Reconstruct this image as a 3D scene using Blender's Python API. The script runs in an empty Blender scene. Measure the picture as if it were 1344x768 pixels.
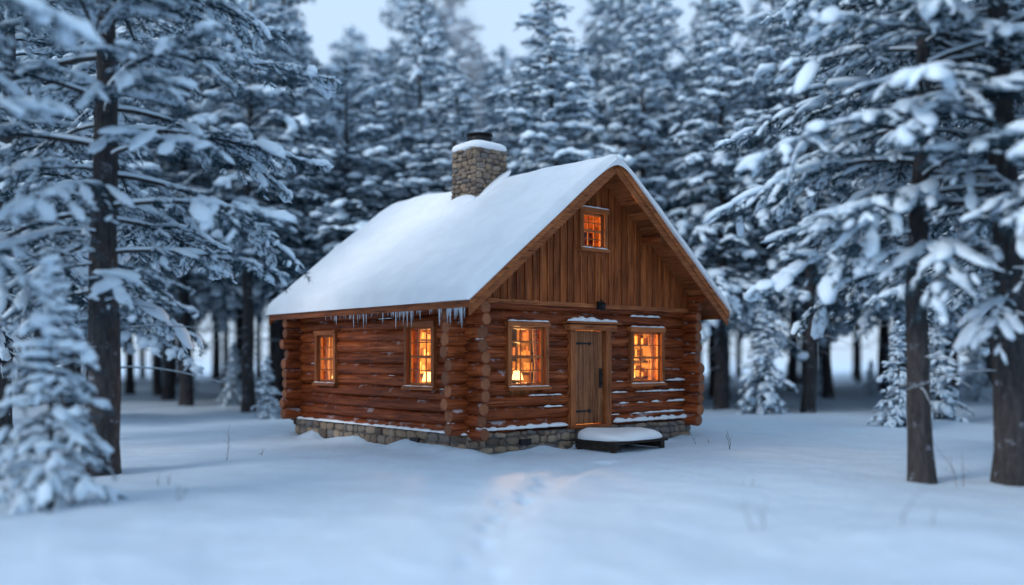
import bpy, math, numpy as np
from mathutils import Vector, Matrix
PI=math.pi
scene=bpy.context.scene
# ------------------------------------------------------------------ helpers
class MB:
    def __init__(s): s.v=[];s.f=[];s.n=0;s.r=[];s.c=[]
    def add(s,verts,faces,mat=0,smooth=False,rnd=0.0,cuv=None):
        verts=np.asarray(verts,float).reshape(-1,3); n=len(verts)
        if isinstance(faces,np.ndarray): groups=[faces]
        else:
            d={}
            for f in faces: d.setdefault(len(f),[]).append(f)
            groups=[np.array(x,int) for x in d.values()]
        for g in groups:
            if len(g): 
                m=mat if isinstance(mat,np.ndarray) else np.full(len(g),mat)
                s.f.append((g+s.n,m,smooth))
        s.v.append(verts); s.r.append(np.broadcast_to(np.asarray(rnd,float),(n,)))
        s.c.append(np.zeros((n,3)) if cuv is None else np.asarray(cuv,float))
        s.n+=n
    def mesh(s,name,mats):
        me=bpy.data.meshes.new(name)
        V=np.concatenate(s.v); 
        me.vertices.add(len(V)); me.vertices.foreach_set('co',V.astype(np.float32).ravel())
        loops=np.concatenate([g.ravel() for g,_,_ in s.f])
        tot=np.concatenate([np.full(len(g),g.shape[1]) for g,_,_ in s.f])
        mi=np.concatenate([m for _,m,_ in s.f]); sm=np.concatenate([np.full(len(g),x) for g,_,x in s.f])
        me.loops.add(len(loops)); me.loops.foreach_set('vertex_index',loops.astype(np.int32))
        me.polygons.add(len(tot)); st=np.concatenate([[0],np.cumsum(tot)[:-1]])
        me.polygons.foreach_set('loop_start',st.astype(np.int32))
        me.polygons.foreach_set('material_index',mi.astype(np.int32))
        me.polygons.foreach_set('use_smooth',sm.astype(bool))
        a=me.attributes.new('rnd','FLOAT','POINT'); a.data.foreach_set('value',np.concatenate(s.r).astype(np.float32))
        a=me.attributes.new('cuv','FLOAT_VECTOR','POINT'); a.data.foreach_set('vector',np.concatenate(s.c).astype(np.float32).ravel())
        for m in mats: me.materials.append(m)
        me.update(calc_edges=True)
        return me
    def obj(s,name,mats,parent=None):
        return link(name,s.mesh(name,mats),parent)
    def box(s,x0,x1,y0,y1,z0,z1,mat=0,rnd=0.0):
        v=[(x,y,z) for x in (x0,x1) for y in (y0,y1) for z in (z0,z1)]
        f=np.array([(0,1,3,2),(4,6,7,5),(0,4,5,1),(2,3,7,6),(0,2,6,4),(1,5,7,3)])
        s.add(v,f,mat,False,rnd)
    def prism_y(s,poly,y0,y1,mat=0,rnd=0.0):   # polygon in (x,z), extruded along y
        n=len(poly)
        v=[(p[0],y0,p[1]) for p in poly]+[(p[0],y1,p[1]) for p in poly]
        f=[tuple(range(n)),tuple(range(2*n-1,n-1,-1))]+[(i,i+n,(i+1)%n+n,(i+1)%n) for i in range(n)]
        s.add(v,f,mat,False,rnd)
    def tube(s,path,rad,sides=8,mat=0,rnd=0.0,smooth=True,caps=False,up=None):
        path=np.asarray(path,float); n=len(path); rad=np.broadcast_to(np.asarray(rad,float),(n,))
        T=np.gradient(path,axis=0); T/=np.linalg.norm(T,axis=1)[:,None]+1e-9
        if up is None: up=np.array([0,0,1.]) if abs(T[:,2]).mean()<.85 else np.array([0,1.,0])
        A=np.cross(T,up); A/=np.linalg.norm(A,axis=1)[:,None]+1e-9
        B=np.cross(A,T)
        th=np.arange(sides)/sides*2*PI
        V=path[:,None,:]+rad[:,None,None]*(np.cos(th)[None,:,None]*A[:,None,:]+np.sin(th)[None,:,None]*B[:,None,:])
        i=np.arange(n-1)[:,None]*sides; j=np.arange(sides)[None,:]; k=(j+1)%sides
        F=np.stack([i+j,i+k,i+sides+k,i+sides+j],-1).reshape(-1,4)
        s.add(V.reshape(-1,3),F,mat,smooth,rnd)
def link(name,data,parent=None):
    o=bpy.data.objects.new(name,data); scene.collection.objects.link(o)
    if parent: o.parent=parent
    return o
def empty(name): 
    o=link(name,None); o.empty_display_size=.3; return o
def ico(level):
    import bmesh
    b=bmesh.new(); bmesh.ops.create_icosphere(b,subdivisions=level,radius=1)
    v=np.array([x.co[:] for x in b.verts]); f=np.array([[q.index for q in p.verts] for p in b.faces]); b.free(); return v,f
ICO1=ico(1);ICO2=ico(2);ICO3=ico(3)
def hash2(i,j,s):
    h=np.sin(i*127.1+j*311.7+s*74.7)*43758.5453; return h-np.floor(h)
def vn(x,y,s=0):
    i=np.floor(x);j=np.floor(y);fx=x-i;fy=y-j;fx=fx*fx*(3-2*fx);fy=fy*fy*(3-2*fy)
    return (hash2(i,j,s)*(1-fx)+hash2(i+1,j,s)*fx)*(1-fy)+(hash2(i,j+1,s)*(1-fx)+hash2(i+1,j+1,s)*fx)*fy-.5
def norm(a): return a/(np.linalg.norm(a,axis=-1,keepdims=True)+1e-9)
# ------------------------------------------------------------------ materials
def newmat(name):
    m=bpy.data.materials.new(name); m.use_nodes=True; nt=m.node_tree; nt.nodes.clear()
    out=nt.nodes.new('ShaderNodeOutputMaterial'); p=nt.nodes.new('ShaderNodeBsdfPrincipled')
    nt.links.new(p.outputs[0],out.inputs[0]); return m,nt,p,out
def N(nt,t,**k):
    n=nt.nodes.new(t)
    for a,b in k.items(): setattr(n,a,b)
    return n
def ramp(nt,src,stops):
    r=N(nt,'ShaderNodeValToRGB'); e=r.color_ramp.elements
    while len(e)<len(stops): e.new(.5)
    for x,(p,c) in zip(e,stops): x.position=p; x.color=(*c,1) if len(c)==3 else c
    nt.links.new(src,r.inputs[0]); return r.outputs[0]
def math_(nt,op,a,b=None):
    m=N(nt,'ShaderNodeMath',operation=op)
    for i,x in enumerate((a,b)):
        if x is None: continue
        if isinstance(x,(int,float)): m.inputs[i].default_value=x
        else: nt.links.new(x,m.inputs[i])
    return m.outputs[0]
def mixc(nt,f,a,b,bt='MIX'):
    m=N(nt,'ShaderNodeMix',data_type='RGBA',blend_type=bt)
    for i,x in ((0,f),(6,a),(7,b)):
        if isinstance(x,(int,float)): m.inputs[i].default_value=x
        elif isinstance(x,tuple): m.inputs[i].default_value=(*x,1)
        else: nt.links.new(x,m.inputs[i])
    return m.outputs[2]
def attr(nt,n): return N(nt,'ShaderNodeAttribute',attribute_name=n)
def wood(name,axis,dark,mid,light,rough=.6,fine=22,bump=.35,weather=.5,snow=0):
    m,nt,p,out=newmat(name); L=nt.links.new
    tc=N(nt,'ShaderNodeTexCoord'); r=attr(nt,'rnd')
    off=N(nt,'ShaderNodeVectorMath',operation='SCALE'); off.inputs[0].default_value=(13.1,7.7,5.3); L(r.outputs['Fac'],off.inputs['Scale'])
    ad=N(nt,'ShaderNodeVectorMath',operation='ADD'); L(tc.outputs['Object'],ad.inputs[0]); L(off.outputs[0],ad.inputs[1])
    mp=N(nt,'ShaderNodeMapping'); sc=[fine]*3; sc[axis]=fine*.05; mp.inputs['Scale'].default_value=sc; L(ad.outputs[0],mp.inputs[0])
    n1=N(nt,'ShaderNodeTexNoise'); n1.inputs['Scale'].default_value=1; n1.inputs['Detail'].default_value=5; n1.inputs['Roughness'].default_value=.65; L(mp.outputs[0],n1.inputs[0])
    c=ramp(nt,n1.outputs[0],[(.28,dark),(.5,mid),(.72,light)])
    n2=N(nt,'ShaderNodeTexNoise'); n2.inputs['Scale'].default_value=1.3; n2.inputs['Detail'].default_value=4; L(ad.outputs[0],n2.inputs[0])
    w=ramp(nt,n2.outputs[0],[(.35,(1-weather*.6,)*3),(.65,(1+0,)*3)])
    c=mixc(nt,1,c,w,'MULTIPLY')
    rv=ramp(nt,r.outputs['Fac'],[(0,(.58,.54,.52)),(1,(1,1,1))]); c=mixc(nt,1,c,rv,'MULTIPLY')
    mp2=N(nt,'ShaderNodeMapping'); sc=[9]*3; sc[axis]=.35; mp2.inputs['Scale'].default_value=sc; L(ad.outputs[0],mp2.inputs[0])
    n3=N(nt,'ShaderNodeTexNoise'); n3.inputs['Scale'].default_value=1; n3.inputs['Detail'].default_value=2; L(mp2.outputs[0],n3.inputs[0])
    ck=math_(nt,'ABSOLUTE',math_(nt,'SUBTRACT',n3.outputs[0],.5))
    cr=ramp(nt,ck,[(.0,(.25,.2,.18)),(.018,(1,1,1))]); c=mixc(nt,.85,c,cr,'MULTIPLY')
    mp3=N(nt,'ShaderNodeMapping'); sc=[3.2]*3; sc[axis]=1.6; mp3.inputs['Scale'].default_value=sc; L(ad.outputs[0],mp3.inputs[0])
    vo=N(nt,'ShaderNodeTexVoronoi'); L(mp3.outputs[0],vo.inputs[0]); kn=ramp(nt,vo.outputs['Distance'],[(.05,(.3,.22,.2)),(.13,(1,1,1))]); c=mixc(nt,.8,c,kn,'MULTIPLY')
    if snow:
        n5=N(nt,'ShaderNodeTexNoise'); n5.inputs['Scale'].default_value=3; n5.inputs['Detail'].default_value=6; n5.inputs['Roughness'].default_value=.75; L(ad.outputs[0],n5.inputs[0])
        g=N(nt,'ShaderNodeNewGeometry'); sx=N(nt,'ShaderNodeSeparateXYZ'); L(g.outputs['Normal'],sx.inputs[0])
        q=math_(nt,'ADD',n5.outputs[0],math_(nt,'MULTIPLY',sx.outputs[2],.16)); 
        fr=ramp(nt,q,[(.66,(0,0,0)),(.73,(1,1,1))]); c=mixc(nt,math_(nt,'MULTIPLY',fr,snow),c,(.75,.8,.86))
    L(c,p.inputs['Base Color']); p.inputs['Roughness'].default_value=rough; p.inputs['Specular IOR Level'].default_value=.2
    h=math_(nt,'ADD',math_(nt,'MULTIPLY',n1.outputs[0],.5),cr)
    b=N(nt,'ShaderNodeBump'); b.inputs['Strength'].default_value=bump; b.inputs['Distance'].default_value=.02; L(h,b.inputs['Height']); L(b.outputs[0],p.inputs['Normal'])
    return m
LD,LM,LL=(.07,.014,.004),(.35,.076,.020),(.60,.170,.055)
logX=wood('log_wood_x',0,LD,LM,LL,.5,snow=.4,bump=.6); logY=wood('log_wood_y',1,LD,LM,LL,.5,snow=.3,bump=.6)
GD,GM,GL=(.13,.028,.007),(.44,.118,.031),(.64,.21,.068)
brdZ=wood('siding_wood',2,GD,GM,GL,.55,fine=30); trimX=wood('trim_wood_x',0,(.20,.055,.018),(.50,.155,.05),(.66,.25,.09),.5,fine=40)
trimY=wood('trim_wood_y',1,(.17,.045,.015),(.42,.125,.04),(.54,.19,.07),.5,fine=40); trimZ=wood('trim_wood_z',2,(.20,.055,.018),(.50,.155,.05),(.66,.25,.09),.5,fine=40)
doorW=wood('door_wood',2,(.18,.065,.026),(.46,.185,.08),(.60,.28,.13),.6,fine=30)
darkW=wood('stoop_wood',0,(.015,.012,.01),(.05,.04,.035),(.09,.075,.065),.7)
roomW=wood('interior_wood',2,(.25,.12,.045),(.5,.28,.11),(.62,.37,.17),.7,fine=12)
def endgrain():
    m,nt,p,out=newmat('log_end_grain'); L=nt.links.new
    a=attr(nt,'cuv'); r=attr(nt,'rnd'); ln=N(nt,'ShaderNodeVectorMath',operation='LENGTH'); L(a.outputs['Vector'],ln.inputs[0])
    n=N(nt,'ShaderNodeTexNoise'); n.inputs['Scale'].default_value=2.2; L(a.outputs['Vector'],n.inputs[0])
    d=math_(nt,'ADD',math_(nt,'MULTIPLY',ln.outputs['Value'],38),math_(nt,'MULTIPLY',n.outputs[0],9))
    s=math_(nt,'SINE',d); c=ramp(nt,math_(nt,'ADD',math_(nt,'MULTIPLY',s,.5),.5),[(0,(.28,.075,.024)),(1,(.50,.18,.07))])
    sp=N(nt,'ShaderNodeSeparateXYZ'); L(a.outputs['Vector'],sp.inputs[0])
    ang=math_(nt,'ARCTAN2',sp.outputs[1],sp.outputs[0]); n2=N(nt,'ShaderNodeTexNoise',noise_dimensions='1D'); n2.inputs['Scale'].default_value=1.8
    L(math_(nt,'ADD',ang,math_(nt,'MULTIPLY',r.outputs['Fac'],50)),n2.inputs['W'])
    ck=ramp(nt,math_(nt,'ABSOLUTE',math_(nt,'SUBTRACT',n2.outputs[0],.5)),[(0,(.12,.1,.09)),(.025,(1,1,1))]); c=mixc(nt,.8,c,ck,'MULTIPLY')
    rim=ramp(nt,ln.outputs['Value'],[(.85,(1,1,1)),(1,(.4,.35,.33))]); c=mixc(nt,1,c,rim,'MULTIPLY')
    rv=ramp(nt,r.outputs['Fac'],[(0,(.45,.45,.45)),(1,(1,1,1))]); c=mixc(nt,1,c,rv,'MULTIPLY')
    L(c,p.inputs['Base Color']); p.inputs['Roughness'].default_value=.7; return m
endM=endgrain()
def snowmat(name,sc=3.,b1=.25,dist=.05,col=(.84,.88,.93),fine=.12):
    m,nt,p,out=newmat(name); L=nt.links.new
    tc=N(nt,'ShaderNodeTexCoord')
    n=N(nt,'ShaderNodeTexNoise'); n.inputs['Scale'].default_value=sc; n.inputs['Detail'].default_value=6; n.inputs['Roughness'].default_value=.6; L(tc.outputs['Object'],n.inputs[0])
    h=n.outputs[0]
    if fine:
        n2=N(nt,'ShaderNodeTexNoise'); n2.inputs['Scale'].default_value=90; n2.inputs['Detail'].default_value=3; L(tc.outputs['Object'],n2.inputs[0])
        h=math_(nt,'ADD',h,math_(nt,'MULTIPLY',n2.outputs[0],fine))
    b=N(nt,'ShaderNodeBump'); b.inputs['Strength'].default_value=b1; b.inputs['Distance'].default_value=dist; L(h,b.inputs['Height']); L(b.outputs[0],p.inputs['Normal'])
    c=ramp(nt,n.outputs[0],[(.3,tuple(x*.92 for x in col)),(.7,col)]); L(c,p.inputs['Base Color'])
    p.inputs['Roughness'].default_value=.6; p.inputs['Specular IOR Level'].default_value=.25
    return m
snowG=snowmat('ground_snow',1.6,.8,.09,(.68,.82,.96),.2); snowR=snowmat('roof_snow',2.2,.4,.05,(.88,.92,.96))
def cheap(name,col,rough=.8,rndamt=.5):
    m=bpy.data.materials.new(name); m.use_nodes=True; nt=m.node_tree; nt.nodes.clear()
    o=N(nt,'ShaderNodeOutputMaterial'); d=N(nt,'ShaderNodeBsdfDiffuse'); nt.links.new(d.outputs[0],o.inputs[0])
    r=attr(nt,'rnd'); c=ramp(nt,r.outputs['Fac'],[(0,tuple(x*(1-rndamt) for x in col)),(1,tuple(min(1,x*(1+rndamt*.4)) for x in col))]); nt.links.new(c,d.inputs['Color']); return m
snowT=cheap('branch_snow',(.72,.85,.97),rndamt=.15)
def simple(name,col,rough=.6,metal=0,rndamt=.0,bs=0):
    m,nt,p,out=newmat(name); L=nt.links.new
    tc=N(nt,'ShaderNodeTexCoord'); n=N(nt,'ShaderNodeTexNoise'); n.inputs['Scale'].default_value=bs or 20; n.inputs['Detail'].default_value=5; L(tc.outputs['Object'],n.inputs[0])
    c=ramp(nt,n.outputs[0],[(.3,tuple(x*.65 for x in col)),(.7,tuple(min(1,x*1.25) for x in col))])
    L(c,p.inputs['Base Color']); p.inputs['Roughness'].default_value=rough; p.inputs['Metallic'].default_value=metal
    if bs:
        b=N(nt,'ShaderNodeBump'); b.inputs['Strength'].default_value=.6; b.inputs['Distance'].default_value=.02; L(n.outputs[0],b.inputs['Height']); L(b.outputs[0],p.inputs['Normal'])
    return m
iron=simple('black_iron',(.02,.02,.022),.45,.6); mortar=simple('mortar',(.13,.12,.11),.9,bs=30)
needleN=cheap('pine_needles',(.032,.070,.090),rndamt=.6); needleF=cheap('far_pine_needles',(.045,.090,.122),rndamt=.6); needleH=cheap('haze_tinted_needles',(.12,.19,.26),rndamt=.5)  # far needles paler and bluer, the last set most: distance mist painted into colour
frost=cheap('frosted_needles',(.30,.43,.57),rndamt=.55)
def stonemat():
    m,nt,p,out=newmat('field_stone'); L=nt.links.new; r=attr(nt,'rnd')
    c=ramp(nt,r.outputs['Fac'],[(0,(.12,.085,.065)),(.25,(.27,.20,.15)),(.5,(.38,.27,.18)),(.75,(.19,.175,.17)),(1,(.46,.34,.24))])
    tc=N(nt,'ShaderNodeTexCoord'); n=N(nt,'ShaderNodeTexNoise'); n.inputs['Scale'].default_value=14; n.inputs['Detail'].default_value=7; n.inputs['Roughness'].default_value=.7; L(tc.outputs['Object'],n.inputs[0])
    v=ramp(nt,n.outputs[0],[(.3,(.5,.5,.5)),(.7,(1.0,1.0,1.0))]); c=mixc(nt,1,c,v,'MULTIPLY'); L(c,p.inputs['Base Color']); p.inputs['Roughness'].default_value=.85
    b=N(nt,'ShaderNodeBump'); b.inputs['Strength'].default_value=.8; b.inputs['Distance'].default_value=.03; L(n.outputs[0],b.inputs['Height']); L(b.outputs[0],p.inputs['Normal']); return m
stone=stonemat()
def barkmat():
    m,nt,p,out=newmat('bark'); L=nt.links.new; tc=N(nt,'ShaderNodeTexCoord')
    mp=N(nt,'ShaderNodeMapping'); mp.inputs['Scale'].default_value=(14,14,3); L(tc.outputs['Object'],mp.inputs[0])
    n=N(nt,'ShaderNodeTexNoise'); n.inputs['Scale'].default_value=1; n.inputs['Detail'].default_value=6; n.inputs['Roughness'].default_value=.7; L(mp.outputs[0],n.inputs[0])
    c=ramp(nt,n.outputs[0],[(.35,(.014,.013,.015)),(.65,(.060,.054,.056))])
    n2=N(nt,'ShaderNodeTexNoise'); n2.inputs['Scale'].default_value=3.5; n2.inputs['Detail'].default_value=7; n2.inputs['Roughness'].default_value=.8; L(tc.outputs['Object'],n2.inputs[0])
    c=mixc(nt,math_(nt,'MULTIPLY',ramp(nt,n2.outputs[0],[(.58,(0,0,0)),(.66,(1,1,1))]),.5),c,(.5,.58,.7))
    L(c,p.inputs['Base Color']); p.inputs['Roughness'].default_value=.9
    b=N(nt,'ShaderNodeBump'); b.inputs['Strength'].default_value=1; b.inputs['Distance'].default_value=.04; L(n.outputs[0],b.inputs['Height']); L(b.outputs[0],p.inputs['Normal']); return m
bark=barkmat()
def glassmat():
    m=bpy.data.materials.new('window_glass'); m.use_nodes=True; nt=m.node_tree; nt.nodes.clear(); L=nt.links.new
    o=N(nt,'ShaderNodeOutputMaterial'); t=N(nt,'ShaderNodeBsdfTransparent'); g=N(nt,'ShaderNodeBsdfGlossy'); g.inputs['Roughness'].default_value=.04
    x=N(nt,'ShaderNodeMixShader'); fr=N(nt,'ShaderNodeFresnel'); fr.inputs[0].default_value=1.3; L(fr.outputs[0],x.inputs[0]); L(t.outputs[0],x.inputs[1]); L(g.outputs[0],x.inputs[2]); L(x.outputs[0],o.inputs[0]); return m
glass=glassmat()
def icemat():
    m,nt,p,out=newmat('icicle_ice'); p.inputs['Base Color'].default_value=(.5,.58,.66,1); p.inputs['Roughness'].default_value=.15; return m
ice=icemat()
def emis(name,col,st):
    m,nt,p,out=newmat(name); p.inputs['Base Color'].default_value=(*col,1); p.inputs['Emission Color'].default_value=(*col,1); p.inputs['Emission Strength'].default_value=st; return m
lampM=emis('lamp_shade_lit',(1,.62,.20),3.2)
curt=simple('curtain_cloth',(.50,.27,.11),.9); jars=simple('coloured_jars',(.35,.16,.08),.4)
# ------------------------------------------------------------------ cabin
cabin=empty('log_cabin'); cabin.location=(-.9,18,0); cabin.rotation_euler=(0,0,math.radians(41.2))
rng=np.random.default_rng(5)
W,D=7.03,6.95; RD=.136; ZF=.43
def log(mb,axis,a0,a1,c,z,r,mat,endmat):
    n=max(3,int((a1-a0)/.22)+1); t=np.linspace(a0,a1,n); rn=rng.random()
    ph=rng.random(3)*9
    rr=r*(1+.045*np.sin(t*1.7+ph[0])+.025*rng.standard_normal(n)); cc=c+.012*np.sin(t*1.3+ph[1]); zz=z+.013*np.sin(t*1.1+ph[2])
    t=np.concatenate([[t[0]],t,[t[-1]]]); t[1]+=.02; t[-2]-=.02
    rr=np.concatenate([[rr[0]*.9],rr,[rr[-1]*.9]]); cc=np.concatenate([cc[:1],cc,cc[-1:]]); zz=np.concatenate([zz[:1],zz,zz[-1:]])
    P=np.zeros((len(t),3)); P[:,axis]=t; P[:,1-axis]=cc; P[:,2]=zz
    mb.tube(P,rr,16,mat,rn)
    th=np.arange(16)/16*2*PI
    for e in (0,-1):
        V=np.zeros((17,3)); V[:,axis]=t[e]; V[1:,1-axis]=cc[e]+np.cos(th)*rr[e]; V[1:,2]=zz[e]+np.sin(th)*rr[e]; V[0,1-axis]=cc[e];V[0,2]=zz[e]
        V[:,axis]+= (-1 if e==0 else 1)*np.where(np.arange(17)==0,.012,0)
        cu=np.zeros((17,3)); cu[1:,0]=np.cos(th); cu[1:,1]=np.sin(th)
        mb.add(V,np.array([(0,i+1,(i+1)%16+1) for i in range(16)]),endmat,False,rng.random(),cu)
def wall_logs(mb,axis,c,zs,length,openings,mat):
    for z in zs:
        segs=[(-.40+rng.uniform(-.07,.07),length+.40+rng.uniform(-.07,.07))]
        for (a,b,z0,z1) in openings:
            if z+RD*.6>z0 and z-RD*.6<z1:
                ns=[]
                for s0,s1 in segs:
                    if b<=s0 or a>=s1: ns.append((s0,s1)); continue
                    if a>s0: ns.append((s0,a))
                    if b<s1: ns.append((b,s1))
                segs=ns
        for s0,s1 in segs:
            log(mb,axis,s0,s1,c,z,RD*rng.uniform(.93,1.06),mat,2)
wf=[(1.15,2.09,1.36,2.60),(2.98,3.95,.48,2.57),(4.90,5.90,1.36,2.56)]   # front openings s0,s1,z0,z1
wl=[(1.10,1.97,1.36,2.60),(5.03,5.80,1.36,2.50)]
zf=[ZF+.125+.25*i for i in range(11)]; zs=[ZF+.02+.25*i for i in range(12)]
mb=MB()
wall_logs(mb,0,.13,zf,W,wf,0); wall_logs(mb,0,D-.13,zf,W,[],0)
wall_logs(mb,1,.13,zs,D,wl,1); wall_logs(mb,1,W-.13,zs,D,[],1)
mb.obj('log_walls',[logX,logY,endM],cabin)
mb=MB()
def lining(axis,c0,c1,length,ops,z0=.45,z1=3.2):
    ops=sorted(ops); cur=.3
    def bx(a,b,p,q):
        if axis==0: mb.box(a,b,c0,c1,p,q)
        else: mb.box(c0,c1,a,b,p,q)
    for a,b,p,q in ops:
        bx(cur,a,z0,z1); bx(a,b,z0,p) if p>z0 else None; bx(a,b,q,z1); cur=b
    bx(cur,length-.3,z0,z1)
lining(0,.20,.30,W,wf); lining(0,D-.3,D-.2,W,[]); lining(1,.20,.298,D,wl); lining(1,W-.298,W-.2,D,[])
mb.box(.2,W-.2,.2,D-.2,.40,.447); mb.box(.2,W-.2,.2,D-.2,3.203,3.25)
mb.box(.31,W-.31,3.6,3.66,.45,3.2)
mb.obj('interior_walls',[roomW],cabin)
# foundation
def stones(mb,origin,u,v,n,w,h,size=.2,depth=.07,mat=0):
    origin,u,v,n=[np.array(x,float) for x in (origin,u,v,n)]
    z=0
    while z<h-.03:
        rh=min(rng.uniform(.6,1.3)*size*.8,h-z); x=-rng.random()*size*.5
        if h-z-rh<.06: rh=h-z
        while x<w:
            sw=rng.uniform(.6,2.0)*size; x1=min(x+sw,w+.01); xa=max(x,-.01)
            if x1-xa>.04:
                V=ICO2[0].copy(); V=np.sign(V)*np.abs(V)**.66; V+=rng.normal(0,.06,V.shape)
                cx=(xa+x1)/2; cz=z+rh/2+rng.normal(0,.014); a=rng.normal(0,.14)
                X=V[:,0]*(x1-xa)/2*.96; Y=V[:,1]*rh/2*rng.uniform(.88,1.08)
                X,Y=X*math.cos(a)-Y*math.sin(a),X*math.sin(a)+Y*math.cos(a)
                Q=origin+np.outer(cx+X,u)+np.outer(cz+Y,v)+np.outer(V[:,2]*depth*rng.uniform(.6,1.2),n)
                mb.add(Q,ICO2[1],mat,True,rng.random())
            x=x1 if x1<w else w+1
        z+=rh
mb=MB()
mb.box(.0,W,.0,D,-.4,.42,1)
stones(mb,(-.0,0,-.1),(1,0,0),(0,0,1),(0,-1,0),W,.53,.22,.07)
stones(mb,(0,0,-.1),(0,1,0),(0,0,1),(-1,0,0),D,.53,.22,.07)
stones(mb,(W,0,-.1),(0,1,0),(0,0,1),(1,0,0),D,.53,.24,.06)
for s in (1.35,): mb.box(s,s+.3,-.095,-.05,.16,.28,2)
mb.box(-.095,-.05,1.5,1.8,.16,.28,2)
mb.obj('stone_foundation',[stone,mortar,iron],cabin)
# chimney
mb=MB(); cx,cy,ch=3.02,3.3,.46
mb.box(cx-ch,cx+ch,cy-ch,cy+ch,5.0,6.98,1)
for o,u,n in (((cx-ch,cy-ch,5.2),(1,0,0),(0,-1,0)),((cx-ch,cy-ch,5.2),(0,1,0),(-1,0,0)),((cx+ch,cy-ch,5.2),(0,1,0),(1,0,0)),((cx-ch,cy+ch,5.2),(1,0,0),(0,1,0))):
    stones(mb,o,u,(0,0,1),n,2*ch,1.80,.16,.07)
mb.obj('stone_chimney',[stone,mortar],cabin)
mb=MB()
def lathe(mb,c,prof,mat=0,n=24,smooth=False):
    th=np.arange(n)/n*2*PI; pr=np.array(prof)
    V=np.stack([c[0]+pr[:,None,0]*np.cos(th),c[1]+pr[:,None,0]*np.sin(th),c[2]+np.repeat(pr[:,1:2],n,1)],-1).reshape(-1,3)
    i=np.arange(len(pr)-1)[:,None]*n;j=np.arange(n)[None];k=(j+1)%n
    mb.add(V,np.stack([i+j,i+k,i+n+k,i+n+j],-1).reshape(-1,4),mat,smooth,.5)
lathe(mb,(cx,cy,7.12),[(.24,-.1),(.24,.08),(.30,.08),(.30,.21),(.25,.22),(.25,.26),(.33,.27),(.33,.30),(.0,.36)])
mb.obj('chimney_flue_cap',[iron],cabin)
# roof
ZR,SL,S0,HS,T0,T1=6.27,.792,3.515,4.0,-.72,D+.42
zt=lambda s: ZR-SL*abs(s-S0)
def chev(mb,top,bot,y0,y1,hs=HS,mat=0,rnd=.5,apx=0):
    ze=ZR-SL*hs
    mb.prism_y([(S0-hs,ze+top),(S0,ZR+top),(S0+hs,ze+top),(S0+hs,ze+bot),(S0,ZR+bot-apx),(S0-hs,ze+bot)],y0,y1,mat,rnd)
mb=MB()
chev(mb,0,-.08,T0,T1,HS,0,.4)
for sg in (-1,1):
    d=.02
    while d<HS-.05:
        d1=min(d+.19,HS); a,b=d+.004,d1-.004
        z=lambda q: ZR-SL*q-.084
        p=[(S0+sg*a,z(a)),(S0+sg*b,z(b)),(S0+sg*b,z(b)-.025),(S0+sg*a,z(a)-.025)]
        if sg<0: p=p[::-1]
        mb.prism_y(p,T0+.002,T1-.002,1,rng.random()); d=d1
mb.obj('roof_deck',[trimY,trimY],cabin)
mb=MB()
def rake(top,bot,y0,y1,hs,mat,r1,r2):
    for sg,rn in ((-1,r1),(1,r2)):
        ze=ZR-SL*hs; p=[(S0+sg*hs,ze+top),(S0+sg*.002,ZR+top),(S0+sg*.002,ZR+bot),(S0+sg*hs,ze+bot)]
        mb.prism_y(p if sg<0 else p[::-1],y0,y1,mat,rn)
rake(.012,-.33,T0-.045,T0-.004,HS+.03,0,.3,.5); rake(.018,-.14,T0-.075,T0-.047,HS+.045,0,.8,.9)
rake(.012,-.30,T1+.004,T1+.045,HS+.03,0,.5,.6)
for s in (S0-HS-.035,S0+HS+.005): mb.box(s,s+.03,T0-.003,T1+.003,ZR-SL*HS-.2,ZR-SL*HS-.005,1,.3)
mb.obj('fascia_boards',[trimX,trimY],cabin)
mb=MB()
for s in (.13,1.8,S0,5.22,W-.13):
    z=zt(s)-.22-(.03 if s==S0 else 0); log(mb,1,T0+.10,D+.3,s,z,.10,0,1)
mb.obj('roof_purlins',[logY,endM],cabin)
# gable siding
mb=MB(); ZB=3.16
for (yy,sg) in ((-.03,1),(D+.03,-1)):
    s=.0; y0,y1=(yy-.03*sg,yy+.02*sg); y0,y1=min(y0,y1),max(y0,y1)
    bat=[]
    def slat(a,b,y0,y1,zb,rnd,m=0):
        ks=sorted({a,b}|({S0} if a<S0<b else set()))
        top=[(k,zt(k)-.112) for k in ks]
        if max(t[1] for t in top)<zb+.01: return
        top=[(k,max(zz,zb+.004)) for k,zz in top]
        mb.prism_y([(a,zb),(b,zb)]+top[::-1],y0,y1,m,rnd)
    while s<W:
        e=min(s+rng.uniform(.19,.24),W); 
        if sg>0 and s<3.92 and e>3.11:
            rn=rng.random(); slat(s,e,y0,y1,5.22,rn) ; 
            mb.box(s,e,y0,y1,ZB+rng.uniform(-.015,.0),4.3,0,rn)
            if s<3.11: mb.box(s,3.11,y0,y1,4.302,5.218,0,.5)
            if e>3.92: mb.box(3.92,e,y0,y1,4.302,5.218,0,.5)
        else: slat(s,e,y0,y1,ZB+rng.uniform(-.015,.0),rng.random())
        bat.append(e); s=e
    for e in bat[:-1]:
        a,b=e-.022,e+.022; q0,q1=(y0-.030,y0-.002) if sg>0 else (y1+.002,y1+.030)
        if sg>0 and 3.05<e<3.98: mb.box(a,b,q0,q1,ZB-.01,4.2,0,rng.random()); slat(a,b,q0,q1,5.33,rng.random())
        else: slat(a,b,q0,q1,ZB-.01,rng.random())
mb.obj('gable_siding',[brdZ],cabin)
mb=MB(); mb.box(-.02,W+.02,-.10,-.005,3.06,3.15,0,.6); mb.obj('gable_ledge_board',[trimX],cabin)
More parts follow.
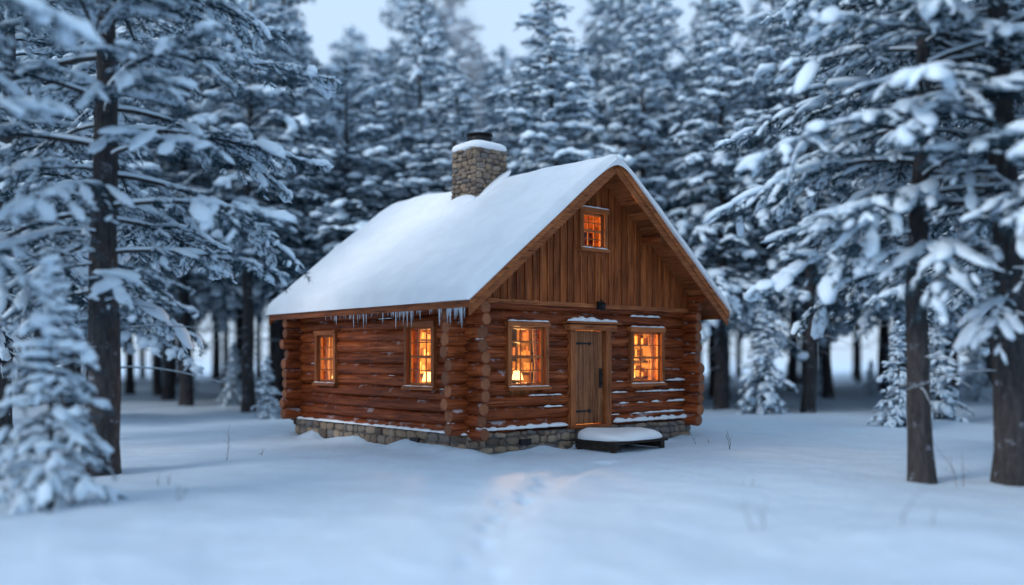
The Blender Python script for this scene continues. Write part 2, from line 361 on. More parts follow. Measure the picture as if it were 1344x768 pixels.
# windows & door
def window(name,axis,a0,a1,z0,z1,plane,cols,rows_,depth=.2,cur=True):
    mb=MB()
    def bx(a,b,c,d,p,q,m,r=.5):
        if axis==0: mb.box(a,b,c,d,p,q,m,r)
        else: mb.box(c,d,a,b,p,q,m,r)
    cw=.10; f=plane
    H=0; V=1
    bx(a0-cw,a0,f,f+depth,z0-.0,z1,V,rng.random()); bx(a1,a1+cw,f,f+depth,z0,z1,V,rng.random())
    bx(a0-cw-.02,a1+cw+.02,f-.02,f+depth,z1+.002,z1+.11,H,rng.random())
    bx(a0-cw-.03,a1+cw+.03,f-.05,f+depth,z0-.075,z0-.002,H,rng.random())
    g=f+.09; sw=.05
    bx(a0+.002,a0+sw,g,g+.05,z0,z1,V,.9); bx(a1-sw,a1-.002,g,g+.05,z0,z1,V,.9)
    bx(a0+sw,a1-sw,g+.001,g+.049,z1-sw,z1-.002,H,.9); bx(a0+sw,a1-sw,g+.001,g+.049,z0+.001,z0+sw+.02,H,.9)
    zm=(z0+z1)/2; bx(a0+sw,a1-sw,g-.01,g+.045,zm-.025,zm+.025,H,.9)
    for i in range(1,cols): 
        x=a0+sw+(a1-a0-2*sw)*i/cols; bx(x-.011,x+.011,g+.012,g+.036,z0+sw+.02,z1-sw,V,.9)
    for (za,zb) in ((z0+sw+.02,zm-.025),(zm+.025,z1-sw)):
        for j in range(1,rows_):
            z=za+(zb-za)*j/rows_; bx(a0+sw,a1-sw,g+.014,g+.034,z-.011,z+.011,H,.9)
    mb.obj(name,[trimX if axis==0 else trimY,trimZ],cabin)
    mb=MB(); x=g+.024
    if axis==0: v=[(a0+.01,x,z0),(a1-.01,x,z0),(a1-.01,x,z1),(a0+.01,x,z1)]
    else: v=[(x,a1-.01,z0),(x,a0+.01,z0),(x,a0+.01,z1),(x,a1-.01,z1)]
    mb.add(v,np.array([(0,1,2,3)])); mb.obj(name+'_glass',[glass],cabin)
    if cur:
        mb=MB(); wd=(a1-a0)*.22
        for (p,q,tie) in ((a0-.02,a0+wd*.8,1),(a1+.06,a1-wd*.6,-1)):
            nn=24; u=np.linspace(0,1,nn); zz=np.linspace(z0-.05,z1+.05,12)
            U,Z=np.meshgrid(u,zz); fr=(Z-z0)/(z1-z0); wdt=.55+.45*np.abs(fr-.35)**.8*1.3
            A=p+(q-p)*U*np.clip(wdt,0,1.1); B=plane+.30+.02*np.sin(U*22)
            X=np.stack([A,B,Z] if axis==0 else [B,A,Z],-1).reshape(-1,3)
            i=np.arange(11)[:,None]*nn;j=np.arange(nn-1)[None]
            mb.add(X,np.stack([i+j,i+j+1,i+nn+j+1,i+nn+j],-1).reshape(-1,4),0,True)
        mb.obj(name+'_curtains',[curt],cabin)
window('front_window',0,*wf[0],-.06,3,2); window('front_window',0,*wf[2],-.06,3,2)
window('side_window',1,*wl[0],-.06,3,2); window('side_window',1,*wl[1],-.06,3,2)
window('attic_window',0,3.18,3.85,4.37,5.15,-.12,3,2,.12,False)
def snow_strip(mb,p0,p1,w,h,seed=0,n=None,mat=0):
    p0=np.array(p0,float);p1=np.array(p1,float);Ln=np.linalg.norm(p1-p0); n=n or max(6,int(Ln/.06))
    t=np.linspace(0,1,n); r=np.random.default_rng(abs(seed))
    e=np.clip(np.minimum(t,1-t)*Ln/.14,0,1)**.6
    k=np.interp(t*Ln,np.arange(0,Ln+.5,.11),r.uniform(.35,1.2,len(np.arange(0,Ln+.5,.11))))
    d=norm(p1-p0); sd=np.cross(d,[0,0,1.]); 
    th=np.arange(10)/10*2*PI; c=np.cos(th); s_=np.sin(th); s_=np.where(s_<0,s_*.25,s_)
    P=p0+np.outer(t,p1-p0)
    V=P[:,None]+(e*k*w)[:,None,None]*c[None,:,None]*sd+(e*k*h)[:,None,None]*s_[None,:,None]*np.array([0,0,1.])
    i=np.arange(n-1)[:,None]*10;j=np.arange(10)[None];q=(j+1)%10
    mb.add(V.reshape(-1,3),np.stack([i+j,i+q,i+10+q,i+10+j],-1).reshape(-1,4),mat,True)
# door
mb=MB()
x=3.0
while x<3.92:
    e=min(x+.155,3.93); mb.box(x+.005,e-.005,.03,.075+rng.uniform(0,.006),.50,2.55,0,rng.random()); x=e
mb.box(2.99,3.94,.076+.01,.12,.5,2.55,0,.4)
mb.obj('plank_door',[doorW],cabin)
mb=MB()
mb.box(2.83,2.98,-.07,.2,.43,2.56,1,.7); mb.box(3.95,4.12,-.07,.2,.43,2.56,1,.4)
mb.box(2.72,4.22,-.15,.2,2.562,2.68,0,.8); mb.box(2.66,4.28,-.24,.1,2.70,2.745,0,.5); mb.box(2.88,4.05,-.12,.2,.41,.478,0,.3)
mb.obj('door_frame',[trimX,trimZ],cabin)
mb=MB()
for z in (.78,2.27):
    mb.prism_y([(2.99,z-.03),(3.45,z-.014),(3.50,z-.05),(3.53,z-.014),(3.62,z),(3.53,z+.014),(3.50,z+.05),(3.45,z+.014),(2.99,z+.03)],.015,.028)
    for q in (3.05,3.2,3.35): lathe(mb,(q,.012,z),[(.0,-.012),(.012,-.0),(.0,.012)],n=8)
mb.tube([(3.85,.03,1.35),(3.85,-.03,1.38),(3.85,-.045,1.5),(3.85,-.03,1.62),(3.85,.03,1.65)],.014,8); mb.box(3.81,3.89,.012,.03,1.28,1.72)
mb.obj('door_hardware',[iron],cabin)
mb=MB(); mb.box(3.60,3.72,-.145,-.105,3.02,3.2); mb.tube([(3.66,-.11,3.19),(3.66,-.22,3.23),(3.66,-.24,3.17)],.012,6)
lathe(mb,(3.66,-.24,3.0),[(.0,.0),(.045,.0),(.06,.13),(.085,.14),(.02,.19),(0,.2)],n=8); mb.obj('porch_lantern',[iron],cabin)
# snow on cabin
mb=MB()
ns,ntt=150,120; S=np.linspace(S0-HS-.11,S0+HS+.11,ns); T=np.linspace(T0-.13,T1+.10,ntt); SS,TT=np.meshgrid(S,T)
d=np.minimum(np.minimum(SS-S[0],S[-1]-SS),np.minimum(TT-T[0],T[-1]-TT))
base=ZR-SL*np.sqrt((SS-S0)**2+.09)+.06
e=np.clip(d/.18,0,1); th_=(1-(1-e)**2.6)**(1/2.2)
thick=(.26+.08*vn(SS*.8,TT*.8,3)+.045*vn(SS*2.2,TT*2.2,4)+.012*vn(SS*8,TT*8,9))*th_*np.where(SS>S0,.8,1)
topz=base+thick
J=.05*vn(SS*2.2,TT*2.2,6)*np.clip(1-d/.3,0,1)
Xs=np.clip(SS+J,S0-HS-.12,S0+HS+.12)
V=np.stack([Xs,TT+J,topz],-1).reshape(-1,3); i=np.arange(ntt-1)[:,None]*ns;j=np.arange(ns-1)[None]
F=np.stack([i+j,i+j+1,i+ns+j+1,i+ns+j],-1).reshape(-1,4); mb.add(V,F,0,True)
bz=np.where(np.abs(SS-S0)>.3,ZR-SL*np.abs(SS-S0)+.022,ZR-SL*np.sqrt((SS-S0)**2+.001)+.022)
V=np.stack([Xs,TT+J,bz],-1).reshape(-1,3); mb.add(V,F[:,::-1],0,True)
per=np.concatenate([np.arange(ns),np.arange(1,ntt)*ns+ns-1,(ntt-1)*ns+np.arange(ns-2,-1,-1),np.arange(ntt-2,0,-1)*ns])
TV=np.stack([Xs,TT+J,topz],-1).reshape(-1,3)[per]; BV=V[per]; m=len(per); q=np.arange(m)
mb.add(np.concatenate([TV,BV]),np.stack([q,(q+1)%m,(q+1)%m+m,q+m],-1),0,True)
mb.obj('roof_snow',[snowR],cabin)
mb=MB()
sd=0
def clearf(a,b,z,ops):
    return all(b<o[0]-.12 or a>o[1]+.12 or z>o[3]+.15 or z<o[2]-.15 for o in ops)
for i,z in enumerate(zf[:-1]):
    z2=z+.115
    for _ in range(12):
        a=rng.uniform(.15,W-.5); l=rng.uniform(.25,1.4); b=min(a+l,W-.05); sd+=1
        pr=.85 if i<4 else .3
        if a<2.8: pr*=.5
        if rng.random()<pr and clearf(a,b,z2,wf): snow_strip(mb,(a,-.008,z2-.005),(b,-.008,z2-.005),.055,.04*rng.uniform(.5,1.4),sd)
for i,z in enumerate(zs[:-1]):
    z2=z+.115
    for _ in range(2):
        a=rng.uniform(.1,D-.6); b=a+rng.uniform(.2,.8); sd+=1
        if rng.random()<.25 and clearf(a,b,z2,wl): snow_strip(mb,(-.004,a,z2),(-.004,b,z2),.03,.02,sd)
snow_strip(mb,(.0,-.035,.50),(2.8,-.035,.50),.085,.08,901); snow_strip(mb,(4.2,-.035,.50),(W,-.035,.50),.085,.09,902)
snow_strip(mb,(-.04,-.1,.44),(-.04,D,.44),.075,.05,903)
for o in wf[::2]: snow_strip(mb,(o[0]-.12,-.07,o[2]-.0),(o[1]+.12,-.07,o[2]-.0),.05,.03,904); snow_strip(mb,(o[0]-.12,-.05,o[3]+.115),(o[1]+.12,-.05,o[3]+.115),.06,.035,905)
for o in wl: snow_strip(mb,(-.07,o[0]-.12,o[2]),(-.07,o[1]+.12,o[2]),.05,.02,906)
snow_strip(mb,(2.66,-.12,2.75),(4.28,-.12,2.75),.13,.11,907); snow_strip(mb,(3.04,-.14,4.37),(3.98,-.14,4.37),.04,.025,908); snow_strip(mb,(3.04,-.14,5.265),(3.98,-.14,5.265),.05,.03,909)
for z in zf:
    for s in (-.25,W+.25):
        if rng.random()<.7: snow_strip(mb,(s-.13,.13,z+.115),(s+.13,.13,z+.115),.08,.035,int(z*100+s))
for z in zs:
    for s in (.13,W-.13):
        if rng.random()<.75: snow_strip(mb,(s,-.38,z+.118),(s,-.10,z+.118),.09,.04,int(z*77+s))
mb.obj('snow_on_logs',[snowR],cabin)
mb=MB(); V=ICO3[0].copy(); V=np.sign(V)*np.abs(V)**np.array([.45,.45,.8]); V[:,2]=np.where(V[:,2]<0,V[:,2]*.35,V[:,2]); V=V*[ch+.1,ch+.1,.18]+[cx,cy,7.02]
V[:,2]+=.05*vn(V[:,0]*5,V[:,1]*5); mb.add(V,ICO3[1],0,True)
for (a,b,s1,s2,h) in ((cx-ch-.2,cy,.3,.6,.2),(cx,cy-ch-.12,.5,.2,.10)):
    V=ICO3[0]*[s1,s2,h]; V=V+np.array([a,b,0]); V[:,2]+=ZR-SL*np.abs(V[:,0]-S0)+.24; mb.add(V,ICO3[1],0,True)
mb.obj('chimney_snow',[snowR],cabin)
mb=MB(); 
for k in range(80):
    t=-.6+ (rng.random()**1.6)*5.2; L_=rng.uniform(.03,.12)+ (rng.random()**4)*.3; r=.006+L_*.028
    x=S0-HS-.02; z=ZR-SL*HS-.19
    mb.tube([(x,t,z+.02),(x,t,z-L_*.35),(x+rng.normal(0,.004),t,z-L_*.75),(x,t,z-L_)],[r,r*.75,r*.35,.001],6)
mb.obj('icicles',[ice],cabin)
# stoop
mb=MB()
for i in range(5): mb.box(2.72,4.42,-1.45+i*.25,-1.45+i*.25+.235,.17,.225,0,rng.random())
for x in (2.78,4.24):
    mb.box(x,x+.12,-1.40,-.25,.03,.168,0,.4)
for y in (-1.38,-.4): 
    for x in (2.76,4.3): mb.box(x,x+.09,y,y+.09,-.15,.03,0,.2)
mb.obj('wooden_stoop',[darkW],cabin)
mb=MB()
V=ICO3[0].copy(); V=np.sign(V)*np.abs(V)**np.array([.5,.5,.75]); V[:,2]=np.where(V[:,2]<0,V[:,2]*.1,V[:,2]); V=V*[.9,.65,.20]+[3.57,-.83,.235]
V[:,2]+=(.12*vn(V[:,0]*2.3,V[:,1]*2.3)+.06*(V[:,1]+.8))*(V[:,2]>.26); V[:,:2]+=.05*vn(V[:,1:2]*3,V[:,0:1]*3,4)
mb.add(V,ICO3[1],0,True); mb.obj('stoop_snow',[snowR],cabin)
# interior items
mb=MB(); mb.box(1.0,2.5,.50,1.1,1.34,1.38,0,.5); mb.box(1.05,1.1,.6,.65,.45,1.34); mb.box(2.4,2.45,.6,.65,.45,1.34)
mb.box(4.9,6.4,.6,1.1,1.34,1.38); mb.box(4.95,5.0,.95,1.,.45,1.34); mb.box(6.3,6.35,.95,1.,.45,1.34)
mb.box(.4,.95,1.9,2.6,1.30,1.34); mb.box(.4,.95,5.7,6.4,1.30,1.34)
for z in (1.55,1.95,2.35): mb.box(3.6,5.0,3.38,3.58,z,z+.04); mb.box(6.45,6.72,1.0,2.6,z-.1,z-.06); mb.box(1.0,2.1,3.40,3.58,z,z+.04)
for x in (3.6,4.3,4.96): mb.box(x,x+.04,3.38,3.59,1.2,2.75)
mb.box(1.1,1.75,6.55,6.63,1.7,2.3,0,.1); mb.box(2.3,2.9,3.55,3.59,1.8,2.4,0,.1)
for (x0,x1,y0,y1,horiz) in ((3.66,4.9,3.42,3.52,1),(1.05,2.05,3.42,3.52,1),(6.5,6.65,1.05,2.5,0)):
    for z in (1.55,1.95,2.35):
        p=(x0 if horiz else y0)
        while p<(x1 if horiz else y1)-.08:
            w_=rng.uniform(.04,.10); hh=rng.uniform(.10,.28); zz=z+.041-(0 if horiz else .1)
            if rng.random()<.7:
                if horiz: mb.box(p,p+w_,y0,y1,zz,zz+hh,rng.integers(1,3),rng.random())
                else: mb.box(x0,x1,p,p+w_,zz,zz+hh,rng.integers(1,3),rng.random())
            p+=w_+.02
mb.obj('room_furniture',[darkW,curt,jars],cabin)
mb=MB()
for c in ((1.98,.72,1.38),(5.72,.80,1.38),(.68,2.22,1.34),(.68,6.10,1.34)):
    lathe(mb,c,[(.08,0),(.08,.02),(.03,.04),(.05,.07),(.015,.10)],1,12); lathe(mb,c,[(.13,.10),(.075,.30)],0,16,True)
mb.obj('table_lamps',[lampM,iron],cabin)
def plight(name,loc,e,r=.07,col=(1,.54,.17)):
    l=bpy.data.lights.new(name,'POINT'); l.energy=e; l.color=col; l.shadow_soft_size=r; o=link(name,l,cabin); o.location=loc
plight('lamp_light',(2.5,1.3,2.0),430); plight('lamp_light',(5.3,1.3,2.0),300); plight('lamp_light',(1.1,2.6,2.0),190); plight('lamp_light',(1.4,5.3,2.0),260); plight('attic_light',(3.2,.9,4.5),170)
mb=MB(); mb.box(1.5,5.5,1.6,1.66,3.3,4.9,0); mb.box(3.9,4.6,1.3,1.5,3.3,4.9,1); mb.obj('attic_partition',[roomW,darkW],cabin)
# ------------------------------------------------------------------ ground
ca,sa=math.cos(math.radians(41.2)),math.sin(math.radians(41.2))
def gz(x,y):
    x=np.asarray(x,float);y=np.asarray(y,float)
    lx=(x+.9)*ca+(y-18)*sa; ly=-(x+.9)*sa+(y-18)*ca
    dx=np.maximum(np.maximum(-lx,lx-W),0); dy=np.maximum(np.maximum(-ly,ly-D),0); dd=np.hypot(dx,dy)
    far=np.clip((dd-1.0)/7,0,1)
    z=.24*vn(x*.13,y*.13,1)+.17*vn(x*.4,y*.4,2)+.075*vn(x*1.0+.3*y,y*1.1,3)+.028*vn(x*2.6,y*2.6,5)+.012*vn(x*6,y*6,6)
    z=z*(.3+.7*far)
    z+=.08*np.exp(-(dd/.45)**2)*(1+3.5*vn(lx*1.5,ly*1.5,8))
    z+=np.clip(dd-16,0,60)*.006+ .5*np.clip((dd-14)/30,0,1)*vn(x*.09,y*.09,11)
    for (xc,yc,a) in FP:
        z=z-.075*a*np.exp(-(((x-xc)/.10)**2+((y-yc)/.16)**2)**1.2)+.02*a*np.exp(-(((x-xc)/.2)**2+((y-yc)/.26)**2))
    px=np.interp(y,PY,PX); z=z-(.08*np.exp(-((x-px)/.30)**2)-.02*np.exp(-((x-px)/.6)**2))*(y<17.2)*(y>0)
    return z
PY=[3,6,8,10,12,14,16,17.4]; PX=[-.5,-.35,-.28,-.2,.1,.55,1.2,1.9]
FP=[]; rr=np.random.default_rng(2)
for k,y in enumerate(np.arange(5.5,17.3,.40)):
    FP.append((np.interp(y,PY,PX)+(.12 if k%2 else -.12)+rr.normal(0,.07),y+rr.normal(0,.08),rr.uniform(.2,1.2)))
def axis_pts(lo,hi,step,far,g=1.07):
    p=list(np.arange(lo,hi,step)); s=step; a=p[-1]
    while a<far: s*=g; a+=s; p.append(a)
    s=step; a=p[0]
    while a>-far: s*=g; a-=s; p.insert(0,a)
    return np.array(p)
gx=axis_pts(-4,4.8,.05,420,1.035); gy=axis_pts(6.0,18.5,.06,420,1.045)
X,Y=np.meshgrid(gx,gy); Z=gz(X,Y); mb=MB(); n=len(gx); i=np.arange(len(gy)-1)[:,None]*n;j=np.arange(n-1)[None]
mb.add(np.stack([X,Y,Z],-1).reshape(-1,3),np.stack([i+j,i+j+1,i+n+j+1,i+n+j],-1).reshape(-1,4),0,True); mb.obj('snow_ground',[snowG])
# ------------------------------------------------------------------ trees
def make_tree(name,seed,H,r0,hb,Lmax,nb,sub_sp,tuft_sp,K,nl,nw,tw,snow,cl,kind='pine',frostf=.35,needle=needleN,ico_=ICO1,dead=6,droop=1.0,big=1.0):
    r=np.random.default_rng(seed); mb=MB()
    nz=18; zz=np.linspace(-.3,H,nz); f=np.clip(zz/H,0,1)
    wx=np.cumsum(r.normal(0,.035,nz))*H/15; wy=np.cumsum(r.normal(0,.035,nz))*H/15; wx-=wx[1];wy-=wy[1]
    tp=np.stack([wx,wy,zz],-1); rad=r0*(1-f*.93)*(1+.3*np.exp(-np.clip(zz,0,9)/.25)); mb.tube(tp,rad,12,0)
    Pt,Dt,Sd,Sz=[],[],[],[]; BP,BD,BS=[],[],[]
    def path(p,az,el,L,dr,n):
        t=np.linspace(0,1,n); e=el-dr*t+ (.25*t**3 if kind=='pine' else 0); a=az+np.cumsum(r.normal(0,.07,n))
        st=np.stack([np.cos(e)*np.cos(a),np.cos(e)*np.sin(a),np.sin(e)],-1)*L/(n-1)
        P=np.concatenate([[p],p+np.cumsum(st[:-1],0)]); return P
    us=(np.arange(nb)+r.random(nb))/nb
    for i,u in enumerate(us):
        z=hb+(H-hb)*u*.985; b0=np.array([np.interp(z,zz,wx),np.interp(z,zz,wy),z]); az=i*2.39996+r.normal(0,.5)
        if kind=='pine': sh=min(1,.55+u*1.6)*(1-u)**.62+.05
        else: sh=(1-u)**.9+.04
        L=Lmax*sh*r.uniform(.65,1.15); el=(-.05+.65*u+r.normal(0,.12)) ; dr=droop*(.85-.25*u)*r.uniform(.6,1.3)
        n=9; P=path(b0,az,el,L,dr,n); br=max(.006,min(.013*L,r0*.3)); mb.tube(P,np.linspace(br,.004,n),5,0)
        seg=norm(np.gradient(P,axis=0)); ds=np.linspace(0,L,n)
        d=L*(.2 if kind=='pine' else .08); side=1
        while d<L:
            p=np.array([np.interp(d,ds,P[:,c]) for c in range(3)]); t=np.array([np.interp(d,ds,seg[:,c]) for c in range(3)])
            a=math.atan2(t[1],t[0])+side*r.uniform(.6,1.15); sl=min((L-d)*.55*r.uniform(.6,1.2)+.18*min(1,L),1.25)*(1 if kind=='pine' else .8)
            sp=path(p,a,math.asin(np.clip(t[2],-1,1))+r.normal(0,.15),sl,.8*droop*r.uniform(.4,1.3),4); mb.tube(sp,[.007,.005,.004,.003],3,0)
            m=max(2,int(sl/tuft_sp)); q=np.linspace(.12,1,m); x=q*3; k=np.minimum(x.astype(int),2); fr=(x-k)[:,None]
            pp=sp[k]*(1-fr)+sp[k+1]*fr; dd=norm(sp[k+1]-sp[k]); Pt.append(pp); Dt.append(dd); Sd.append(np.where(np.arange(m)%2,1,-1)*r.uniform(.5,1.1,m))
            if r.random()<snow:
                for w_ in ((.6,1.3,2.0,2.7) if sl>.35 else (1.0,2.2,)):
                    if r.random()<.75:
                        k_=int(w_); BP.append(sp[k_]*(1-w_+k_)+sp[k_+1]*(w_-k_)); BD.append(norm(sp[k_+1]-sp[k_])); BS.append(min(sl,.9)*.17+.05)
            side=-side; d+=sub_sp*r.uniform(.7,1.3)
        m=max(2,int(L*.8/tuft_sp)); q=np.linspace(.25,1,m)*L
        Pt.append(np.stack([np.interp(q,ds,P[:,c]) for c in range(3)],-1)); Dt.append(norm(np.stack([np.interp(q,ds,seg[:,c]) for c in range(3)],-1))); Sd.append(np.where(np.arange(m)%2,1,-1)*r.uniform(.3,1.,m))
        for q in np.arange(.3,1,.18/max(L,.5)):
            if r.random()<snow: BP.append([np.interp(q*L,ds,P[:,c]) for c in range(3)]); BD.append([np.interp(q*L,ds,seg[:,c]) for c in range(3)]); BS.append(.15)
        if L>1: mb.tube(P[:7]+[0,0,br*.9],np.linspace(br*1.1,.012,7),5,3,.8)
    for _ in range(dead):
        z=r.uniform(min(1.6,hb*.4),hb+.3); P=path(np.array([np.interp(z,zz,wx),np.interp(z,zz,wy),z]),r.uniform(0,6.28),r.uniform(-.2,.3),r.uniform(.4,.35*Lmax+.5),.6,6)
        mb.tube(P,np.linspace(.016,.004,6),4,0)
        mb.tube(P+[0,0,.010],np.linspace(.014,.004,6),4,3)
    P=np.concatenate(Pt);Dd=np.concatenate(Dt);S=np.concatenate(Sd); n=len(P)
    sd=np.cross(Dd,[0,0,1.]); sd=norm(sd); TD=norm(Dd*.8+sd*S[:,None]*.8+r.normal(0,.25,(n,3))+[0,0,-.2])
    twl=tw*r.uniform(.6,1.3,n)
    B=np.repeat(P,K,0)+np.repeat(TD*twl[:,None],K,0)*r.random((n*K,1)); nd=norm(np.repeat(TD,K,0)*.75+norm(r.normal(0,1,(n*K,3)))*.8)
    Tp=B+nd*nl*r.uniform(.6,1.2,(n*K,1)); wv=norm(np.cross(nd,r.normal(0,1,(n*K,3))))*nw*.5
    V=np.stack([B-wv,B+wv,Tp],1).reshape(-1,3); F=np.arange(n*K*3).reshape(-1,3)
    fm=(r.random(n*K)<frostf+.35*nd[:,2]).astype(int)+1
    rn=np.repeat(np.clip(np.repeat(r.random(n),K)*.7+r.random(n*K)*.3,0,1),3)
    mb.add(V,F,fm,False,rn)
    def clumps(C,Dr,sx,sy,sz,T_):
        m=len(C); A=norm(Dr); Sx=norm(np.cross(A,[0,0,1.])+1e-6); U=np.cross(Sx,A)
        T=T_[0]; nv=len(T); Tj=T[None]*(1+r.normal(0,.14,(m,nv,1)))
        zc=Tj[...,2]; zc=np.where(zc<0,zc*.45,zc)
        V=C[:,None]+Tj[...,0:1]*sx[:,None,None]*A[:,None]+Tj[...,1:2]*sy[:,None,None]*Sx[:,None]+(zc*sz[:,None])[...,None]*U[:,None]
        F=(T_[1][None]+np.arange(m)[:,None,None]*nv).reshape(-1,3); mb.add(V.reshape(-1,3),F,3,True,np.repeat(r.random(m),nv))
    pick=r.random(n)<snow*.85; m=pick.sum(); q=r.lognormal(0,.4,m)
    clumps(P[pick]+TD[pick]*twl[pick][:,None]*.5+[0,0,cl*.35],TD[pick],twl[pick]*.6*q,cl*.75*q,cl*.45*q,ICO1)
    BP=np.array(BP);BD=np.array(BD);BS=np.array(BS); m=len(BP); q=np.minimum(r.lognormal(-.05,.42,m),2.1)*big
    clumps(BP+[0,0,cl*.6],BD,BS*q,cl*1.7*q,cl*1.1*q,ico_)
    return mb.mesh(name,[bark,needle,frost,snowT])
def place(name,me,x,y,rot=0,s=1,parent=None,sz=None):
    o=link(name,me,parent); o.location=(x,y,float(gz(x,y))-.05); o.rotation_euler=(0,0,rot); o.scale=(s,s,sz or s); return o
nearA=make_tree('near_pine_a',11,15,.30,3.0,4.5,78,.18,.09,22,.12,.009,.13,.55,.047,'pine',.20,ico_=ICO2,dead=8)
nearB=make_tree('near_pine_b',12,14,.20,3.6,4.1,74,.18,.09,22,.12,.009,.13,.55,.047,'pine',.20,dead=10,ico_=ICO2)
sapM=make_tree('sapling',13,3.4,.045,.25,1.0,58,.13,.07,18,.08,.008,.09,.6,.034,'spruce',.2,dead=0,droop=1.15,ico_=ICO2)
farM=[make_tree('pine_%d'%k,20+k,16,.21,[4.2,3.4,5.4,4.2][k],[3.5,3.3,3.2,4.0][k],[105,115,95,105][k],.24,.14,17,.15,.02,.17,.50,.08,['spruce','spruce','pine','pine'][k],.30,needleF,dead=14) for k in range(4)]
hazM=[make_tree('haze_tinted_pine_%d'%k,30+k,16,.21,[4.2,4.6][k],[3.5,3.6][k],[100,95][k],.27,.17,14,.17,.026,.18,.5,.09,['spruce','pine'][k],.40,needleH,dead=12) for k in range(2)]  # rearmost trees: mist imitated by pale needle colour and more frosted needles
sprM=[make_tree('spruce_%d'%k,40+k,4,.06,.2,1.15,70,.15,.10,11,.12,.012,.12,.7,.05,'spruce',.3,needleF,dead=0,droop=1.2) for k in range(2)]
place('pine_tree',nearA,-7.0,15.6,0.75); place('pine_tree',nearB,6.6,14.8,2.0); place('pine_tree',nearA,7.95,14.5,3.9,.98)
place('pine_tree',nearB,-8.3,10.4,4.2,1.05); place('pine_tree',nearB,9.0,9.8,1.1,.95); 
place('pine_tree',nearA,-11.5,20.5,2.6,.95); place('pine_tree',nearB,11.6,20.0,.3,1.0)
place('spruce_sapling',sapM,-6.2,12.3,1,1.0)
for (u,y,h,k) in ((352,548,2.1,0),(1002,547,3.9,1),(1180,560,3.0,0),(1232,552,3.6,1)):
    Yd=1.95*1202/(y-470); place('spruce_sapling',sprM[k],(u-672)/1202*Yd,Yd,u,h/4)
forest=empty('distant_pine_forest'); r=np.random.default_rng(77)
mid=[(-9.5,33),(10.2,31.5),(11.0,34),(13.6,30),(7.5,33),(-13,29),(-16,33),(17,28),(-6.2,34.5),(-2.4,33.5),(1.6,32),(5,35.5),(-17,25),(18.5,23)]
pts=list(mid)
for Yd in np.arange(37,80,4.6):
    hw=Yd*.56*1.08+5
    for Xd in np.arange(-hw,hw,4.1+Yd*.012):
        pts.append((Xd+r.uniform(-2,2),Yd+r.uniform(-2.1,2.1)))
for (x,y) in pts:
    k=x/y; lim=1.95+470/1202*y
    gap=.88 if (-.075<k<.03) else (.93 if -.2<k<-.14 else 1.12)
    h=min(lim*gap*r.uniform(.88,1.06),25)
    if gap>1: h=max(h,13)
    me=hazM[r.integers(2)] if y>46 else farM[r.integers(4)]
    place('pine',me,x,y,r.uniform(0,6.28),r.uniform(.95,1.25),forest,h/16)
for _ in range(34):
    y=r.uniform(32,62); x=r.uniform(-.6,.6)*y
    if y<36 and abs(x+1)<7: continue
    place('young_spruce',sprM[r.integers(2)],x,y,r.uniform(0,6),r.uniform(.3,.75),forest)
def shrub(name,u,yb,hpx,seed,n=5,snowy=False):
    Yd=1.95*1202/(yb-470); x=(u-672)/1202*Yd; H=hpx/1202*Yd; r=np.random.default_rng(seed); mb=MB(); z0=float(gz(x,Yd))
    for k in range(n):
        a=r.uniform(0,6.28); l=H*r.uniform(.5,1.1); t=np.linspace(0,1,7)[:,None]; lean=r.uniform(.1,.6)
        P=np.array([x,Yd,z0-.05])+r.normal(0,.08,3)*[1,1,0]+t*[0,0,l]+t**1.7*np.array([math.cos(a),math.sin(a),0])*lean*l+np.cumsum(r.normal(0,.01,(7,3)),0)
        mb.tube(P,np.linspace(.006,.002,7),4)
        for q in range(r.integers(1,3)):
            b=P[r.integers(2,6)]; mb.tube([b,b+r.normal(0,.35*l*.4,3)*[1,1,.3]+[0,0,.12*l],b+r.normal(0,.3*l*.3,3)+[0,0,.25*l]],[.004,.003,.0015],3)
    mb.obj(name,[bark])
for i,(u,yb,h,n) in enumerate(((295,607,62,1),(215,632,24,2),(345,600,16,2),(985,640,26,2),(1000,690,50,2),(958,592,28,2),(1200,690,50,2),(1250,632,70,2),(240,660,24,2),(920,585,18,2))): shrub('bare_shrub',u,yb,h,100+i,n)
# ------------------------------------------------------------------ chimney smoke
m=bpy.data.materials.new('smoke'); m.use_nodes=True; nt=m.node_tree; nt.nodes.clear(); o=N(nt,'ShaderNodeOutputMaterial'); v=N(nt,'ShaderNodeVolumePrincipled'); v.inputs['Color'].default_value=(.9,.94,1,1)
tc=N(nt,'ShaderNodeTexCoord'); sp=N(nt,'ShaderNodeSeparateXYZ'); nt.links.new(tc.outputs['Object'],sp.inputs[0])
h=math_(nt,'DIVIDE',sp.outputs[2],5.0); xo=math_(nt,'ADD',sp.outputs[0],math_(nt,'MULTIPLY',h,.9)); 
xo=math_(nt,'SUBTRACT',xo,math_(nt,'MULTIPLY',math_(nt,'SINE',math_(nt,'MULTIPLY',h,6.0)),.15))
rad=math_(nt,'SQRT',math_(nt,'ADD',math_(nt,'MULTIPLY',xo,xo),math_(nt,'MULTIPLY',sp.outputs[1],sp.outputs[1])))
q=math_(nt,'DIVIDE',rad,math_(nt,'ADD',math_(nt,'MULTIPLY',h,.95),.15))
ed=N(nt,'ShaderNodeMapRange',interpolation_type='SMOOTHSTEP'); ed.inputs[1].default_value=1; ed.inputs[2].default_value=.1; nt.links.new(q,ed.inputs[0])
tp_=N(nt,'ShaderNodeMapRange',interpolation_type='SMOOTHSTEP'); tp_.inputs[1].default_value=1; tp_.inputs[2].default_value=.2; nt.links.new(h,tp_.inputs[0])
nz_=N(nt,'ShaderNodeTexNoise'); nz_.inputs['Scale'].default_value=1.4; nz_.inputs['Detail'].default_value=3; nt.links.new(tc.outputs['Object'],nz_.inputs[0])
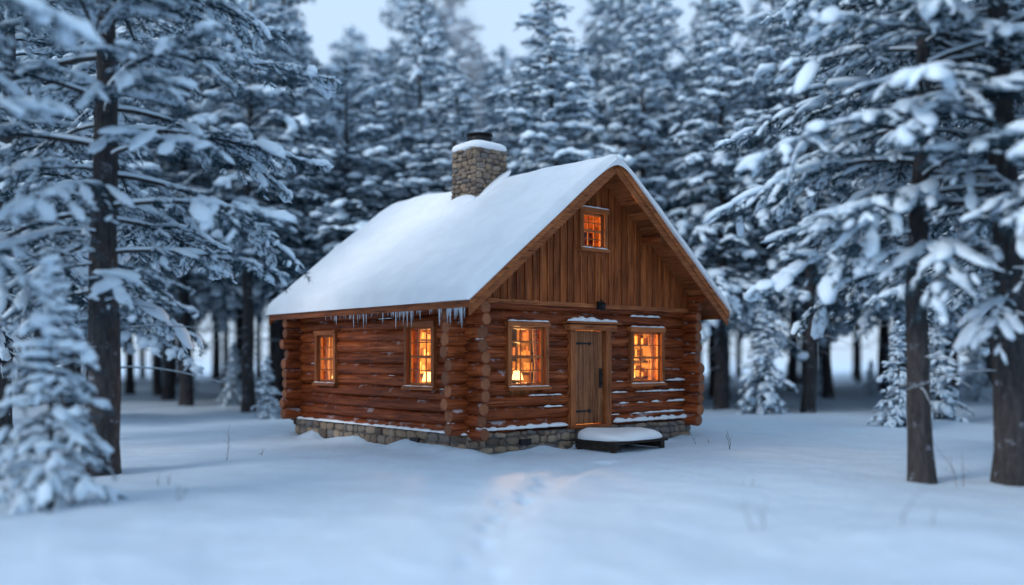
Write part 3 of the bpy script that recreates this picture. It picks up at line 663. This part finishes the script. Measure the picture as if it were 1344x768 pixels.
dn=ramp(nt,nz_.outputs[0],[(.34,(0,0,0)),(.60,(1,1,1))])
dd_=math_(nt,'MULTIPLY',math_(nt,'MULTIPLY',ed.outputs[0],tp_.outputs[0]),math_(nt,'MULTIPLY',dn,1.8)); nt.links.new(dd_,v.inputs['Density']); nt.links.new(v.outputs[0],o.inputs['Volume'])
mb=MB(); n=16; th=np.arange(n)/n*2*PI; V=[]
for h_ in np.linspace(0,1,9):
    R_=.17+1.0*h_; V+= [(-.9*h_+.15*math.sin(6*h_)+R_*math.cos(a),R_*math.sin(a),5*h_) for a in th]
F=[[i*n+j,i*n+(j+1)%n,(i+1)*n+(j+1)%n,(i+1)*n+j] for i in range(8) for j in range(n)]+[list(range(n))[::-1],[8*n+j for j in range(n)]]
mb.add(V,F); sm=mb.obj('chimney_smoke',[m]); sm.location=(cx*ca-cy*sa-.9,cx*sa+cy*ca+18,7.49)
# ------------------------------------------------------------------ light
w=bpy.data.worlds.new('World'); scene.world=w; w.use_nodes=True; nt=w.node_tree; bg=nt.nodes['Background']
sky=nt.nodes.new('ShaderNodeTexSky'); sky.sky_type='NISHITA'; sky.sun_disc=False; sky.sun_elevation=math.radians(30); sky.sun_rotation=math.radians(235); sky.air_density=1.0; sky.dust_density=2.0; sky.ozone_density=2.5
veil=mixc(nt,.8,sky.outputs[0],(5.6,7.3,9.4)); nt.links.new(veil,bg.inputs[0]); bg.inputs[1].default_value=.13
sl=bpy.data.lights.new('sun','SUN'); sl.energy=1.5; sl.angle=math.radians(16); sl.color=(1,.97,.95); so=link('sun',sl)
az=math.radians(235); el=math.radians(30); dirv=Vector((math.sin(az)*math.cos(el),math.cos(az)*math.cos(el),math.sin(el)))
so.rotation_euler=dirv.to_track_quat('Z','Y').to_euler(); so.location=dirv*60
cam=bpy.data.cameras.new('camera'); co=link('camera',cam); co.location=(0,0,1.95); co.rotation_euler=(PI/2,0,0); cam.sensor_width=36; cam.lens=36*1202/1344; cam.shift_y=86/1344; cam.clip_end=1000
cam.dof.use_dof=True; cam.dof.focus_distance=19.6; cam.dof.aperture_fstop=.145
scene.camera=co
scene.view_settings.view_transform='Standard'; scene.view_settings.look='None'; scene.view_settings.exposure=0
